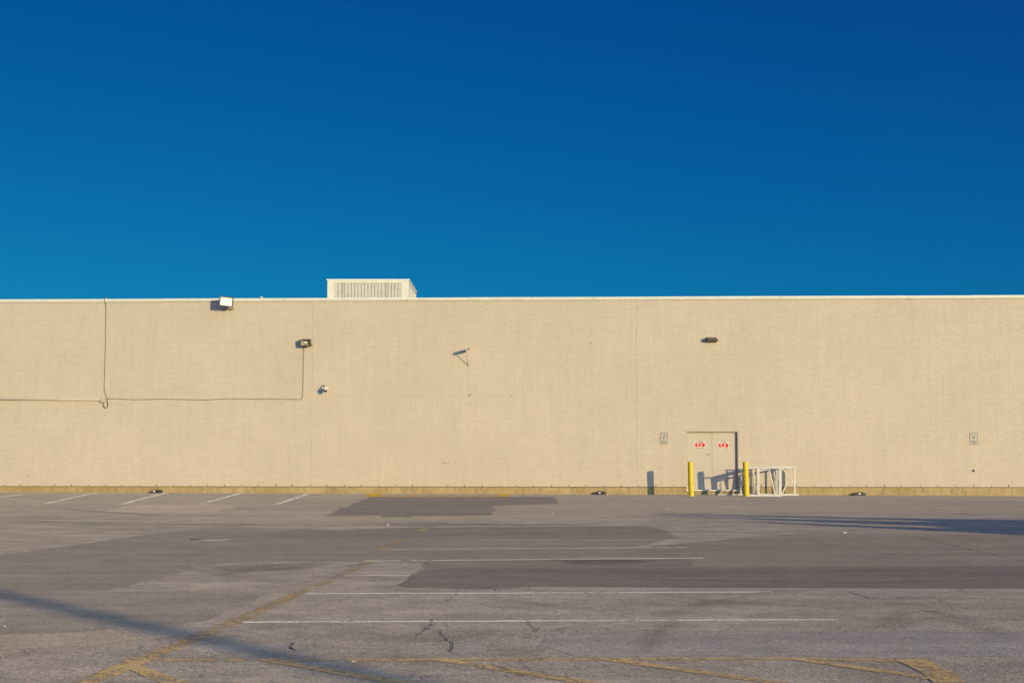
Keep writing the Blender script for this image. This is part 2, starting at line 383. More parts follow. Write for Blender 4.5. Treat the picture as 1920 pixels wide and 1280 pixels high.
def strip(pix, wid, mat, lift, name='parking_stripe', jit=.014, step=.5, taper=0, soft=False, world=None):
    lift = lf(lift)
    P = world or [gnd(x, y).to_2d() for x, y in pix]; P = resample(P, step); n = len(P); L, C, Rr = [], [], []
    for i, p in enumerate(P):
        d = (P[min(i+1, n-1)]-P[max(i-1, 0)]).normalized(); nn = Vector((-d.y, d.x))
        ww = wid*(1 - taper*abs(2*i/(n-1)-1)) if n > 1 else wid
        L.append(p+nn*(ww/2+rnd.uniform(-jit, jit))); Rr.append(p-nn*(ww/2+rnd.uniform(-jit, jit))); C.append(p)
    polys = []; ed = None
    me_pts = []
    if soft:
        bm = bmesh.new(); ly = bm.verts.layers.float.new('edge')
        rows = []
        for i in range(n):
            e = math.sin(math.pi*min(1, max(0, i/(n-1))))**.5
            r = []
            for q, ev in ((L[i], 0), (C[i], e), (Rr[i], 0)):
                v = bm.verts.new((q.x, q.y, gz(q.x, q.y)+lift)); v[ly] = ev; r.append(v)
            rows.append(r)
        for a, b in zip(rows[:-1], rows[1:]):
            for k in (0, 1): bm.faces.new((a[k], a[k+1], b[k+1], b[k]))
        bmesh.ops.recalc_face_normals(bm, faces=bm.faces)
        me = bpy.data.meshes.new(name); bm.to_mesh(me); bm.free(); return link(name, me, mat, LOT)
    bm = bmesh.new(); rows = []
    for a, b in zip(L, Rr):
        rows.append([bm.verts.new((q.x, q.y, gz(q.x, q.y)+lift)) for q in (a, b)])
    for a, b in zip(rows[:-1], rows[1:]): bm.faces.new((a[0], a[1], b[1], b[0]))
    bmesh.ops.recalc_face_normals(bm, faces=bm.faces)
    for f in bm.faces:
        if f.normal.z < 0: f.normal_flip()
    me = bpy.data.meshes.new(name); bm.to_mesh(me); bm.free(); return link(name, me, mat, LOT)
def blot(pix, mat, lift, name='stain'):                # soft-edged area: rim fades to nothing
    lift = lf(lift)
    P = [gnd(x, y).to_2d() for x, y in pix]; P = resample(P+[P[0]], .5)[:-1]
    c = sum(P, Vector((0, 0)))/len(P); bm = bmesh.new(); ly = bm.verts.layers.float.new('edge')
    rings = []
    for s, e in ((1, 0), (.72, .8), (.4, 1)):
        r = []
        for p in P:
            q = c+(p-c)*s; v = bm.verts.new((q.x, q.y, gz(q.x, q.y)+lift)); v[ly] = e; r.append(v)
        rings.append(r)
    v0 = bm.verts.new((c.x, c.y, gz(c.x, c.y)+lift)); v0[ly] = 1; n = len(P)
    for a, b in zip(rings[:-1], rings[1:]):
        for k in range(n): bm.faces.new((a[k], a[(k+1) % n], b[(k+1) % n], b[k]))
    for k in range(n): bm.faces.new((rings[-1][k], rings[-1][(k+1) % n], v0))
    bmesh.ops.recalc_face_normals(bm, faces=bm.faces)
    for f in bm.faces:
        if f.normal.z < 0: f.normal_flip()
    me = bpy.data.meshes.new(name); bm.to_mesh(me); bm.free(); return link(name, me, mat, LOT)

# warmer-toned band along the wall, then asphalt patches, sheets a few millimetres up
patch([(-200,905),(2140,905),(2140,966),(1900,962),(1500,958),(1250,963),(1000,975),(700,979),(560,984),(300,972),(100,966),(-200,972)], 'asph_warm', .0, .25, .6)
patch([(-140,1062),(0,1041),(150,1020),(270,1002),(340,994),(400,989),(480,989.5),(560,991),(640,992.5),(760,988.5),(1000,986.5),(1210,985.3),(1245,993),(1270,1008),(1180,1026),(1280,1019),(1420,1006),(1500,1000),(1690,1001),(1800,1001.5),(2060,1004),
       (2060,1103),(1400,1101),(1000,1099),(900,1103),(800,1102),(745,1098),(770,1085),(805,1052),(700,1051.5),(560,1052),(450,1053),(375,1061),(300,1081),(200,1107),(-140,1110)], 'asph_mid', .003)
patch([(560,992),(640,993.5),(760,989),(1000,987),(1210,986),(1243,993.5),(1266,1007),(1150,1008),(900,1008),(700,1009),(560,1010),(480,1003)], 'asph_band', .006, .03)
patch([(2060,1060),(1700,1062),(1300,1063),(1000,1064),(850,1064),(795,1068),(768,1086),(747,1098),(770,1101),(900,1103),(1000,1100),(1400,1101.5),(2060,1103.5)], 'asph_dark', .006, .04)
patch([(805,1053),(1000,1047),(1300,1046),(1300,1062),(1000,1063),(850,1063),(795,1067)], 'asph_band', .0045, .03)
patch([(600,1068),(685,1055),(720,1054),(640,1063)], 'asph_mid', .003, .03)
patch([(-140,1110),(300,1109),(510,1108.5),(480,1125),(430,1143),(385,1163),(300,1170),(150,1184),(-140,1190)], 'asph_grey', .003, .06)
patch([(-140,1189),(120,1186),(375,1187),(300,1197),(250,1203),(120,1211),(-140,1221)], 'asph_warm', .003, .07)
patch([(695,931.3),(860,931.3),(1040,931),(1048,944),(926,948),(924,966),(800,967.5),(608,966),(660,945)], 'asph_band', .003, .06)
patch([(245,945),(462,945),(400,960),(195,960)], 'asph_tan', .003, .03)
patch([(1573,1104),(1760,1104),(1735,1118),(1640,1121),(1600,1113)], 'asph_blue', .003, .05)
patch([(842,1213),(858,1208),(912,1209),(905,1225),(860,1226),(842,1224)], 'asph_blue', .003, .04)
patch([(1010,1190),(1130,1184),(2020,1183),(2020,1225),(1600,1231),(1080,1230),(1040,1215)], 'asph_blue', .003, .09)
# stains and tyre marks
blot([(1020,1050),(1150,1046),(1250,1052),(1180,1058),(1060,1058)], 'oil', .009)
for pl in ([(1655,1180),(1668,1160),(1700,1146),(1745,1145),(1800,1158),(1930,1192)], [(1695,1180),(1710,1163),(1745,1158),(1800,1166),(1930,1205)],
           [(880,1116),(960,1126),(1040,1137),(1130,1142)], [(890,1132),(930,1137),(1000,1140)], [(1200,1170),(1260,1148),(1330,1128),(1420,1118)],
           [(1220,1112),(1330,1124),(1440,1134),(1600,1140)], [(330,1060),(420,1079),(520,1091),(640,1092)], [(900,1003),(1000,998),(1180,995)],
           [(640,1012),(900,1000),(1100,999)], [(1000,1072),(1300,1076),(1700,1070),(1920,1074)], [(900,1090),(1200,1086),(1600,1092),(1920,1086)],
           [(1300,1150),(1240,1180),(1200,1230)], [(560,1084),(660,1077),(760,1087)]):
    strip(pl, .32, 'tyre', .0105, 'tyre_mark', .03, .4, 0, True)
for pl, wd in (([(-50,976),(200,981),(420,983),(640,980)], .5), ([(0,1003.5),(90,1004),(140,1004.5)], .25), ([(560,966),(640,968),(720,969.5)], .35), ([(100,953),(300,966),(520,967)], .6)):
    strip(pl, wd, 'dirt', .0105, 'dirt_streak', .03, .5, 0, True)
blot([(640,985),(760,979),(1000,982),(1200,980),(1100,985),(800,987)], 'dirt', .004)
blot([(370,1062),(450,1055),(640,1054),(600,1064),(420,1078)], 'dirt', .004)

# white bay stripes
for a, b, wd, mt in (((455,1166.5),(1572,1161.5),.13,'p_white'), ((575,1113),(1446,1109.5),.13,'p_white'), ((628,1079),(768,1079),.12,'p_white'),
                 ((684,1051.3),(1318,1046.2),.13,'p_white'), ((714,1030),(1286,1026),.12,'p_white'), ((752,1013.5),(1262,1012.5),.11,'p_white_old'), ((800,987.5),(1205,984.3),.10,'p_white'),
                 ((-20,1018.5),(42,1018.3),.10,'p_white_old')):
    mid = [(a[0]+(b[0]-a[0])*t, a[1]+(b[1]-a[1])*t + rnd.uniform(-.35, .35)*(a[1]-900)/260) for t in (.2, .4, .55, .7, .85)]
    strip([a]+mid+[b], wd, mt, .013)
for a, b in (((84,944),(190,921.8)), ((228,945),(314,923.5)), ((375,945.3),(452,924.3)), ((514,947),(578,925.5)), ((-20,934.5),(45,926.3))):
    strip([a, b], .17, 'p_white', .013)
# yellow edge line and hatched zone
strip([(100,1306),(160,1279),(275,1232)], .2, 'p_yellow', .013, 'yellow_line')
strip([(275,1232),(380,1190),(470,1152),(562,1111)], .17, 'p_yellow_mid', .013, 'yellow_line')
strip([(562,1111),(640,1078)], .14, 'p_yellow_old', .013, 'yellow_line'); strip([(640,1077),(690,1052)], .16, 'p_yellow_old', .013, 'yellow_line')
strip([(712,1031),(757,1010)], .13, 'p_yellow_mid', .013, 'yellow_line'); strip([(775,1000),(832,979)], .14, 'p_yellow_old', .013, 'yellow_line')
strip([(268,1238),(520,1237),(760,1237)], .1, 'p_yellow', .0128, 'yellow_line'); strip([(760,1236.5),(1100,1235.5),(1500,1235),(1710,1239.5)], .11, 'p_yellow', .0128, 'yellow_line')
for a, b, wd in (((495,1236.5),(800,1287),.14), ((815,1234.5),(1160,1289),.14), ((1125,1234),(1550,1293),.14), ((1490,1234.5),(1748,1272),.12), ((232,1243),(372,1296),.16)):
    strip([a, ((a[0]+b[0])/2, (a[1]+b[1])/2+rnd.uniform(-1, 1)), b], wd, 'p_yellow', .0135, 'yellow_line')
strip([(1706,1236),(1762,1262),(1800,1295)], .22, 'p_yellow', .0145, 'yellow_line')
# yellow no-parking box at the wall
strip([(693,930.8),(820,930.8),(946,930.2)], .62, 'p_yellow_new', .013, 'yellow_line')
strip([(694,930.5),(712,923.7)], .5, 'p_yellow_new', .0135, 'yellow_line'); strip([(943,930.7),(947,924.3)], .34, 'p_yellow_new', .0135, 'yellow_line')
for x in (722, 765, 830, 890): strip([(x,929.8),(x+24,926)], .14, 'p_yellow_new' if x < 800 else 'p_yellow_old', .014, 'yellow_line')

# cracks and seams
def crack(pix, wid, name='crack', lift=.016, jag=.022):
    lift = lf(lift)
    P = resample([gnd(x, y).to_2d() for x, y in pix], .09)
    Q = [P[0]] + [p + Vector((rnd.uniform(-jag, jag), rnd.uniform(-jag, jag)*1.6)) for p in P[1:-1]] + [P[-1]]
    n = len(Q); bm = bmesh.new(); rows = []
    for i, p in enumerate(Q):
        d = (Q[min(i+1, n-1)]-Q[max(i-1, 0)]).normalized(); nn = Vector((-d.y, d.x)); ww = .24*wid*rnd.uniform(.15, 1.5)*(.25 if i in (0, n-1) else 1)
        rows.append([bm.verts.new((q.x, q.y, gz(q.x, q.y)+lift)) for q in (p+nn*ww/2, p-nn*ww/2)])
    for a, b in zip(rows[:-1], rows[1:]): bm.faces.new((a[0], a[1], b[1], b[0]))
    me = bpy.data.meshes.new(name); bm.to_mesh(me); bm.free(); return link(name, me, 'crack', LOT)
for pl, wd in (([(812,1160),(808,1167),(803,1176),(780,1195)], .035), ([(800,1177),(828,1184),(834,1193),(845,1206),(846,1224)], .04), ([(860,1107),(843,1126)], .03),
               ([(985,1161),(990,1172),(1013,1179)], .025), ([(1013,1179),(983,1198)], .025), ([(1048,1178),(1060,1187)], .025), ([(923,1229),(932,1240)], .03),
               ([(967,1230),(973,1239),(990,1252),(1030,1263),(1072,1274),(1115,1285)], .03), ([(912,1244),(945,1254),(972,1262)], .018), ([(1014,1231),(1009,1238)], .02),
               ([(552,1204),(548,1211),(556,1221)], .07), ([(538,1133),(545,1134)], .1), ([(625,1131.5),(634,1131)], .06), ([(1600,1112),(1628,1120),(1665,1123)], .05),
               ([(1640,1121),(1700,1122),(1745,1119)], .03), ([(1755,1120),(1770,1130),(1800,1124)], .025), ([(1795,1104),(1812,1112),(1850,1118)], .025), ([(1130,1176),(1160,1190)], .012),
               ([(640,1196),(610,1200),(588,1212)], .012), ([(686,1222),(683,1230)], .02), ([(745,1222),(742,1230)], .02), ([(110,1213),(135,1211)], .05), ([(55,1225),(58,1224)], .04),
               ([(435,1163),(442,1168),(460,1169)], .03), ([(895,1105),(915,1100),(930,1107)], .03), ([(965,977),(980,984),(992,986)], .03), ([(980,926),(985,931)], .05),
               ([(1446,934),(1441,942)], .04), ([(1220,926.6),(1250,927.5),(1291,930.3)], .05), ([(760,1098),(700,1097),(640,1094)], .015), ([(1580,1237),(1588,1243)], .03), ([(1555,1234),(1560,1240)], .02)):
    crack(pl, wd)
    if wd <= .04 and gnd(*pl[0]).y < 18:                     # hairline branches
        for k in range(3):
            x, y = pl[rnd.randrange(len(pl))]; dx = rnd.uniform(-26, 26)
            crack([(x, y), (x+dx*.5, y+rnd.uniform(-5, 5)), (x+dx, y+rnd.uniform(-9, 9))], .014, 'crack', .0155, .03)
for i in range(60):                                      # hairlines all over the old surface
    x, y = rnd.uniform(-20, 1940), 1112+rnd.random()**1.3*165; a = rnd.uniform(0, 6.28); L_ = rnd.uniform(10, 45)
    crack([(x, y), (x+L_*math.cos(a)*.5, y+L_*.22*math.sin(a)*.5+rnd.uniform(-2, 2)), (x+L_*math.cos(a), y+L_*.22*math.sin(a))], rnd.uniform(.01, .022), 'crack', .0153, .035)
for a, b in (((640,923.6),(692,924)), ((1530,927.3),(1572,927.6)), ((1690,928),(1726,928.1)), ((1480,927),(1500,927.1)), ((20,921.4),(120,921.8)), ((980,924.6),(1090,925)), ((1160,925.6),(1215,925.9)), ((1780,928.4),(1900,928.8))):
    crack([a, b], .16, 'crack', .0153, .01)
crack([(1690,1001),(1760,1016),(1840,1034),(1935,1055)], .06, 'seam', .0105, .02); crack([(1665,932),(1720,940),(1800,951),(1860,957),(1935,965)], .05, 'seam', .0105, .03)
crack([(745,1098),(770,1101.5),(900,1103.5),(1000,1100.5)], .03, 'seam', .0105, .02); crack([(745,1098),(768,1086),(805,1053)], .03, 'seam', .0105, .05)
crack([(1280,1019),(1420,1006),(1500,1000)], .04, 'seam', .0105, .03); crack([(0,1108.5),(200,1108),(500,1108)], .02, 'seam', .0105, .02)

# ------------------------------------------------------------------ the building
B = empty('store_building', W0, WA)
tag(B, 'long cream painted brick building filling the background above the parking lot', 'building')
U0, U1 = -24.0, 24.0
ZP, ZT = .30, 6.868
DU0, _ = wl(1287, 860); DU1, _ = wl(1384.5, 860); _, DZT = wl(1335, 808); DZB = .195
J = [wl(585, 735)[0], wl(1194, 735)[0]]      # movement joints
BL, BH = .305, .1016
PROUD = .0035
def bbox(me_b, u0, u1, z0, z1, pr):
    k = len(me_b.v); g = .004
    u0 += g; u1 -= g; z0 += g; z1 -= g; c = .003
    y0, y1 = .004, -pr
    vs = [(u0,y0,z0),(u1,y0,z0),(u1,y0,z1),(u0,y0,z1),(u0+c,y1,z0+c),(u1-c,y1,z0+c),(u1-c,y1,z1-c),(u0+c,y1,z1-c)]
    me_b.add(vs, ((4,5,6,7),(0,1,5,4),(1,2,6,5),(2,3,7,6),(3,0,4,7)))
rows = int(math.ceil((ZT-ZP)/BH)); cells = []
for r in range(rows):
    z0 = ZP + r*BH; z1 = min(z0+BH, ZT)
    if z1-z0 < .02: continue
    u = U0 + (.5*BL if r % 2 else 0) - BL
    while u < U1:
        a, b = max(u, U0), min(u+BL, U1); u += BL
        segs = [(a, b)]
        for j in J:
            ns = []
            for s in segs:
                if s[0] < j-.008 < s[1] or s[0] < j+.008 < s[1]: ns += [(s[0], min(s[1], j-.004)), (max(s[0], j+.004), s[1])]
                else: ns.append(s)
            segs = ns
        if z0 < DZT-.01:
            ns = []
            for s in segs:
                if s[1] <= DU0 or s[0] >= DU1: ns.append(s); continue
                if s[0] < DU0: ns.append((s[0], DU0))
                if s[1] > DU1: ns.append((DU1, s[1]))
            if z1 > DZT+.02:
                ns2 = [s for s in segs if s[1] > DU0 and s[0] < DU1]
                for s in ns2: cells.append((max(s[0], DU0), min(s[1], DU1), DZT, z1))
            segs = ns
        for s in segs:
            if s[1]-s[0] > .03: cells.append((s[0], s[1], z0, z1))
fu = 2.47
cells.sort(key=lambda c: ((c[0]+c[1])/2-fu)**2 + ((c[2]+c[3])/2-1.55)**2)
mbk = MB(); mb1 = MB(); bbox(mb1, 0, BL, 0, BH, PROUD); bme = mb1.mesh('brick'); nind = 0
for c in cells:
    pr = PROUD + rnd.uniform(-.001, .001)
    if nind < 300 and abs(c[1]-c[0]-BL) < .001 and abs(c[3]-c[2]-BH) < .001:
        o = link('brick', bme, 'brick', B); o.location = (c[0], -(pr-PROUD), c[2]); nind += 1
    else: bbox(mbk, c[0], c[1], c[2], c[3], pr)
o = mbk.build('brick_courses', 'brick', B); o['kind'] = 'stuff'
# wall core with the door opening (front at the back of the joints)
T = .35
mb = MB(); mb.box((U0, 0, ZP-.02), (DU0, T, ZT)); mb.box((DU1, 0, ZP-.02), (U1, T, ZT)); mb.box((DU0, 0, DZT), (DU1, T, ZT)); mb.build('wall', 'mortar', B)
mb = MB(); mb.box((U0, T, -.5), (U0+.3, 36, ZT)); mb.box((U1-.3, T, -.5), (U1, 36, ZT)); mb.box((U0, 36, -.5), (U1, 36.3, ZT)); mb.build('wall', 'mortar', B)
MB().box((U0+.3, T, 6.3), (U1-.3, 36, 6.5)).build('roof', 'roof', B)
for j in J: MB().box((j-.0045, -.002, ZP), (j+.0045, .01, ZT)).build('movement_joint', 'sealant', B)
# plinth
MB().box((U0, -.001, -.4), (DU0, T, ZP-.022)).build('plinth', 'plinth', B)
MB().box((DU1, -.001, -.4), (U1, T, ZP-.022)).build('plinth', 'plinth', B)
MB().box((DU0+.001, .003, -.4), (DU1-.001, T, DZB-.04)).build('plinth', 'plinth', B)
MB().box((U0, -.012, ZP-.018), (DU0, .002, ZP+.001)).build('shadow_flashing', 'shadow_flashing', B); MB().box((DU1, -.012, ZP-.018), (U1, .002, ZP+.001)).build('shadow_flashing', 'shadow_flashing', B)
vm = MB().box((-.007, -.0095, 0), (.007, .001, .075)).mesh('weep_vent')
u = wl(1559, 905)[0] - 60*.6103
while u < U1:
    if U0+.2 < u < U1-.2 and not (DU0-.1 < u < DU1+.1) and abs(u) < 20:
        o = link('weep_vent', vm, 'dark', B); o.location = (u+rnd.uniform(-.02, .02), 0, ZP+.004); o.scale = (rnd.uniform(.7, 1.6), 1, rnd.uniform(.6, 1.1))
    u += .6103
# coping in lengths
cu = wl(1230, 558)[0] - 2.2*14
while cu < U1:
    a, b = max(U0-.03, cu), min(U1+.03, cu+2.2)
    if b-a > .05:
        dz = rnd.uniform(-.003, .003)
        c = MB().box((a+.003, -.045, ZT+dz), (b-.003, T+.05, 6.945+dz)).build('coping', 'coping', B)
        MB().box((a+.003, -.052, 6.946+dz), (b-.003, T+.055, 6.974+dz)).build('cap', 'coping_top', c)
    cu += 2.2
# the double door
RD = .115
fr = MB(); fw = .05
fr.box((DU0, .004, DZB), (DU0+.022, RD+.06, DZT)); fr.box((DU1-.022, .004, DZB), (DU1, RD+.06, DZT)); fr.box((DU0+.022, .004, DZT-.022), (DU1-.022, RD+.06, DZT))
fr.box((DU0+.022, RD-.02, DZB), (DU0+.06, RD+.06, DZT-.022)); fr.box((DU1-.06, RD-.02, DZB), (DU1-.022, RD+.06, DZT-.022)); fr.box((DU0+.06, RD-.02, DZT-.06), (DU1-.06, RD+.06, DZT-.022))
fr.build('door_frame', 'frame', B)
DM = wl(1335.5, 860, -RD)[0]
MB().box((DU0+.022, RD+.065, DZB), (DU1-.022, RD+.09, DZT-.022)).build('door_backing', 'dark', B)
for a, b in ((DU0+.064, DM-.004), (DM+.004, DU1-.064)):
    d = MB().box((a, RD, DZB+.012), (b, RD+.05, DZT-.064)).build('door_leaf', 'door', B, .003)
    if a < DM-.1:
        MB().box((b-.14, RD-.014, .0), (b-.012, RD-.001, .028)).build('handle_plate', 'galv', d).location = (0, 0, wl(1330, 851.6, -RD)[1]-.014)
        MB().tube([(b-.13, RD-.06, 0), (b-.03, RD-.06, 0), (b-.03, RD-.01, 0)], .011).build('handle', 'galv', d).location = (0, 0, wl(1330, 851, -RD)[1])
        MB().box((b-.003, RD-.008, DZB+.02), (b+.028, RD-.001, DZT-.07)).build('astragal', 'frame', d)
        for py in (822, 862, 905):
            z = wl(1289, py)[1]; MB().tube([(a-.05, RD-.035, z-.075), (a-.05, RD-.035, z+.075)], .014, 8).build('hinge', 'hinge', d)
MB().box((DU0-.02, -.06, DZB-.036), (DU1+.02, RD+.06, DZB)).build('threshold', 'coping_top', B, .003)

# ------------------------------------------------------------------ things on the wall
def wempty(name, px, py, v=0.0, label='', cat='', group=None):
    u, z = wl(px, py, v); e = empty(name, W(u, v, z), WA); tag(e, label, cat, group); return e
# local frame of those empties: x along the wall, -y outwards, z up
def lp(px, py, v, ref):                                   # local point for an empty at ref=(u,z,v0)
    u, z = wl(px, py, v); return Vector((u-ref[0], -(v-ref[2]), z-ref[1]))

# big floodlight on the parapet
e = wempty('floodlight', 430, 566, 0, 'large floodlight with lens coloured bright white mounted on the parapet edge', 'floodlight')
e.location.z += 0
hm = Matrix.Translation((0, -.46, -.02)) @ Matrix.Rotation(R(10), 4, 'Z') @ Matrix.Rotation(R(6), 4, 'Y') @ Matrix.Rotation(R(11), 4, 'X')
mb = MB()
fw, fh, bw, bh, dp = .23, .165, .15, .1, .2
vs = [hm @ Vector(p) for p in ((-fw,-.05,-fh),(fw,-.05,-fh),(fw,-.05,fh),(-fw,-.05,fh),(-bw,dp,-bh),(bw,dp,-bh),(bw,dp,bh),(-bw,dp,bh))]
mb.add(vs, ((4,5,6,7),(0,1,5,4),(1,2,6,5),(2,3,7,6),(3,0,4,7),(0,3,2,1))); mb.build('housing', 'greyhouse', e, .006)
mb = MB()
for c0, c1 in (((-fw-.012,-.085,-fh-.012),(fw+.012,-.051,-fh+.022)), ((-fw-.012,-.085,fh-.022),(fw+.012,-.051,fh+.012)), ((-fw-.012,-.085,-fh+.022),(-fw+.022,-.051,fh-.022)), ((fw-.022,-.085,-fh+.022),(fw+.012,-.051,fh-.022))): mb.box(c0, c1, hm)
mb.build('rim', 'bronze', e)
MB().box((-fw+.023,-.068,-fh+.023), (fw-.023,-.052,fh-.023), hm).build('lens', 'lens', e)
MB().box((.01,-.072,-.07), (.04,-.0685,-.045), hm).build('latch', 'galv', e)
mb = MB(); mb.bar((0, .06, .12), (0, -.3, .12), .06, .05); mb.bar((-.14, -.055, -.24), (.16, -.055, -.24), .1, .07); mb.bar((0, -.08, -.22), (0, -.4, -.12), .06, .05); mb.build('bracket', 'greyhouse', e)

# small open floodlight
e = wempty('floodlight', 575.5, 643, 0, 'small dark framed floodlight with visible reflector at the top of the vertical cable', 'floodlight')
hm = Matrix.Translation((0, -.24, 0)) @ Matrix.Rotation(R(12), 4, 'X')
mb = MB(); a, h = .175, .115
for c0, c1 in (((-a,-.06,h-.025),(a,.11,h)), ((-a,-.06,-h),(a,.11,-h+.018)), ((-a,-.06,-h+.018),(-a+.016,.11,h-.025)), ((a-.02,-.06,-h+.018),(a,.11,h-.025)), ((-a,.11,-h),(a,.13,h))): mb.box(c0, c1, hm)
mb.build('housing', 'bronze', e)
mb = MB(); rf = [(-.158,.0),(-.158,.1),(.158,.1),(.158,.0)]
mb.add([hm @ Vector(p) for p in ((-.155,-.05,.085),(.15,-.05,.085),(.15,-.05,-.09),(-.155,-.05,-.09),(-.1,.1,.04),(.1,.1,.04),(.1,.1,-.04),(-.1,.1,-.04))], ((0,4,5,1),(1,5,6,2),(2,6,7,3),(3,7,4,0),(4,7,6,5)))
mb.build('reflector', 'reflector', e)
mb = MB(); mb.tube([hm @ Vector((-.12,.02,.005)), hm @ Vector((-.02,.02,.005)), hm @ Vector((.05,.02,.005))], [.022,.03,.02]); mb.build('bulb', 'bulb', e)
mb = MB(); mb.bar((0,-.13,-.02), (0,.0,-.02), .05, .05); mb.box((-.05,-.03,-.08), (.05,0.002,.05)); mb.bar((.165,-.2,-.04), (.2,-.1,-.1), .02, .05); mb.build('bracket', 'bronze', e)

# wall pack
e = wempty('wall_light', 1334, 637.5, 0, 'dark bronze wedge-shaped wall light above and right of the double doors', 'wall light')
prof = [(0.003, .105), (-.27, .075), (-.29, -.0), (-.20, -.045), (.003, -.10)]
mb = MB(); n = len(prof); vs = [Vector((x, y, z)) for x in (-.165, .165) for y, z in prof]
mb.add(vs, [tuple(range(n)), tuple(n+i for i in reversed(range(n)))]+[(i, n+i, n+(i+1) % n, (i+1) % n) for i in range(n)]); mb.build('housing', 'bronze', e, .008)
mb = MB(); mb.add([(-.15,-.293,.0),(.15,-.293,.0),(.15,-.275,.07),(-.15,-.275,.07)], ((0,1,2,3),)); mb.build('front_panel', 'bronze', e)
mb = MB(); mb.tube([(.165,-.08,-.02),(.21,-.08,-.02),(.21,-.08,-.05)], .022); mb.box((.17,-.12,-.05), (.225,-.03,.03)); mb.build('photocell', 'bronze', e)

# bracket arm with brace
e = wempty('wall_bracket', 876, 657, 0, 'empty cream bracket arm with diagonal brace sticking out of the wall', 'bracket')
MB().bar((0,.002,0), (-.0,-.62,.0), .03, .1).build('arm', 'conduit', e)
MB().tube([(.0,-.5,-.035), (.03,-.003,-.53)], .011).build('brace', 'conduit', e)
mb = MB(); mb.box((-.07,-.012,-.03), (.02,.002,.055)); mb.tube([(.02,-.02,.01),(.03,-.05,.06),(.06,-.06,.075),(.09,-.03,.06),(.095,.002,.04)], .012); mb.build('wall_plate', 'cable', e)
MB().box((.015,-.01,-.57), (.05,.002,-.51)).build('brace_foot', 'cable', e)

# dome camera
e = wempty('dome_camera', 612, 727, 0, 'cream security camera with dark dome hanging from a short curved wall arm', 'camera')
MB().box((-.02,-.03,-.06), (.07,.002,.11)).build('wall_plate', 'camwhite', e, .008)
MB().tube([(.025,-.02,.06),(.025,-.1,.10),(.015,-.18,.115),(.01,-.24,.10),(.005,-.27,.06),(.005,-.275,.01)], .022).build('arm', 'camwhite', e)
m4 = Matrix.Translation((.005,-.275,0))
MB().lathe([(.0,.03),(.04,.025),(.085,-.02),(.095,-.06),(.095,-.085),(0,-.086)], 20, m4).build('housing', 'camwhite', e)
MB().lathe([(.078,-.0865),(.074,-.115),(.052,-.148),(.02,-.162),(0,-.164)], 20, m4).build('dome', 'smoke', e)

# cables, conduits
def wcable(name, pix, v, r, mat, label, cat='cable', seg=6):
    u0, z0 = wl(*pix[0]); e = empty(name, W(u0, 0, z0), WA)
    pts = []
    for i, p in enumerate(pix):
        u, z = wl(p[0], p[1]); vv = p[2] if len(p) > 2 else v
        pts.append(Vector((u-u0, -vv, z-z0)))
    bpy.data.objects.remove(e)
    o = MB().tube(pts, r, seg).build(name, mat); o.matrix_world = Matrix.Translation(W(u0, 0, z0)) @ Matrix.Rotation(WA, 4, 'Z')
    tag(o, label, cat); return o
wcable('cable', [(198,556,-.3),(199,557.5,-.02),(198,560,.06),(197,563,.06),(199,569,.03),(199.3,580),(198.6,610),(198.2,650),(197,690),(195.8,722),(196.5,733),(199,741),(200.5,746),(202,750,.05),(203.8,757,.05),(203,763,.05),(199.5,765,.05),(196,762,.05),(195,756,.05),(196,752,.04)], .016, .013, 'cable', 'thin cable running down from the parapet and ending in a small loop')
wcable('cable', [(201,747),(216,747),(235,748.2),(256,749),(300,747.8),(345,748.6),(385,749.4),(425,747.4),(480,747.8),(530,747.6),(558,748.6),(565,748),(567.5,742),(568.3,730),(568.8,700),(569.2,660),(569.5,650)], .016, .012, 'cable', 'sagging horizontal cable that turns up to the small dark floodlight')
wcable('conduit', [(-120,748.4),(60,748.6),(190,749.3)], .045, .034, 'conduit', 'straight cream conduit pipe at the left edge running into the junction box', 'conduit', 10)
u, z = wl(194, 750); jb = MB().box((-.085,-.09,-.075), (.085,.001,.06)).build('junction_box', 'conduit', None, .006); jb.matrix_world = Matrix.Translation(W(u, 0, z)) @ Matrix.Rotation(WA, 4, 'Z')
tag(jb, 'small cream junction box where the pipe meets the cables', 'junction box')
# old line of wall plugs and a stub
for px, py, s in ((881, 740.5, .035), (1825.5, 882, .06), (959, 742, .025), (1108, 643, .025)):
    u, z = wl(px, py); o = MB().lathe([(0,-.03),(s*.6,-.028),(s*.7,0),(s*.5,.003)], 10, Matrix.Rotation(R(-90), 4, 'X')).build('wall_plug', 'hinge')
    o.matrix_world = Matrix.Translation(W(u, .004, z)) @ Matrix.Rotation(WA, 4, 'Z')
    tag(o, {881: 'small dark plug on the bare wall below the empty bracket arm', 1825.5: 'dark rusty stub below the right parking sign', 959: 'tiny dark plug low right of the empty bracket arm', 1108: 'tiny dark plug high on the wall between bracket arm and wall light'}[px], 'wall plug')

for pts, hh in ([(640,741.6),(960,742.2)], .009), ([(828,866.6),(836,868),(844,869)], .022), ([(50,892.6),(56,893)], .02), ([(1340,742),(1342,742.2)], .01):
    P_ = [wl(x, y) for x, y in pts]; mb = MB()
    for p_, q_ in zip(P_[:-1], P_[1:]): mb.add([(p_[0],-.0062,p_[1]-hh*.3),(q_[0],-.0062,q_[1]-hh*.5),(q_[0],-.0062,q_[1]+hh*.5),(p_[0],-.0062,p_[1]+hh*.3)], ((0,1,2,3),))
    mb.build('scuff_mark', 'sealant' if hh < .0095 else 'cable', B)
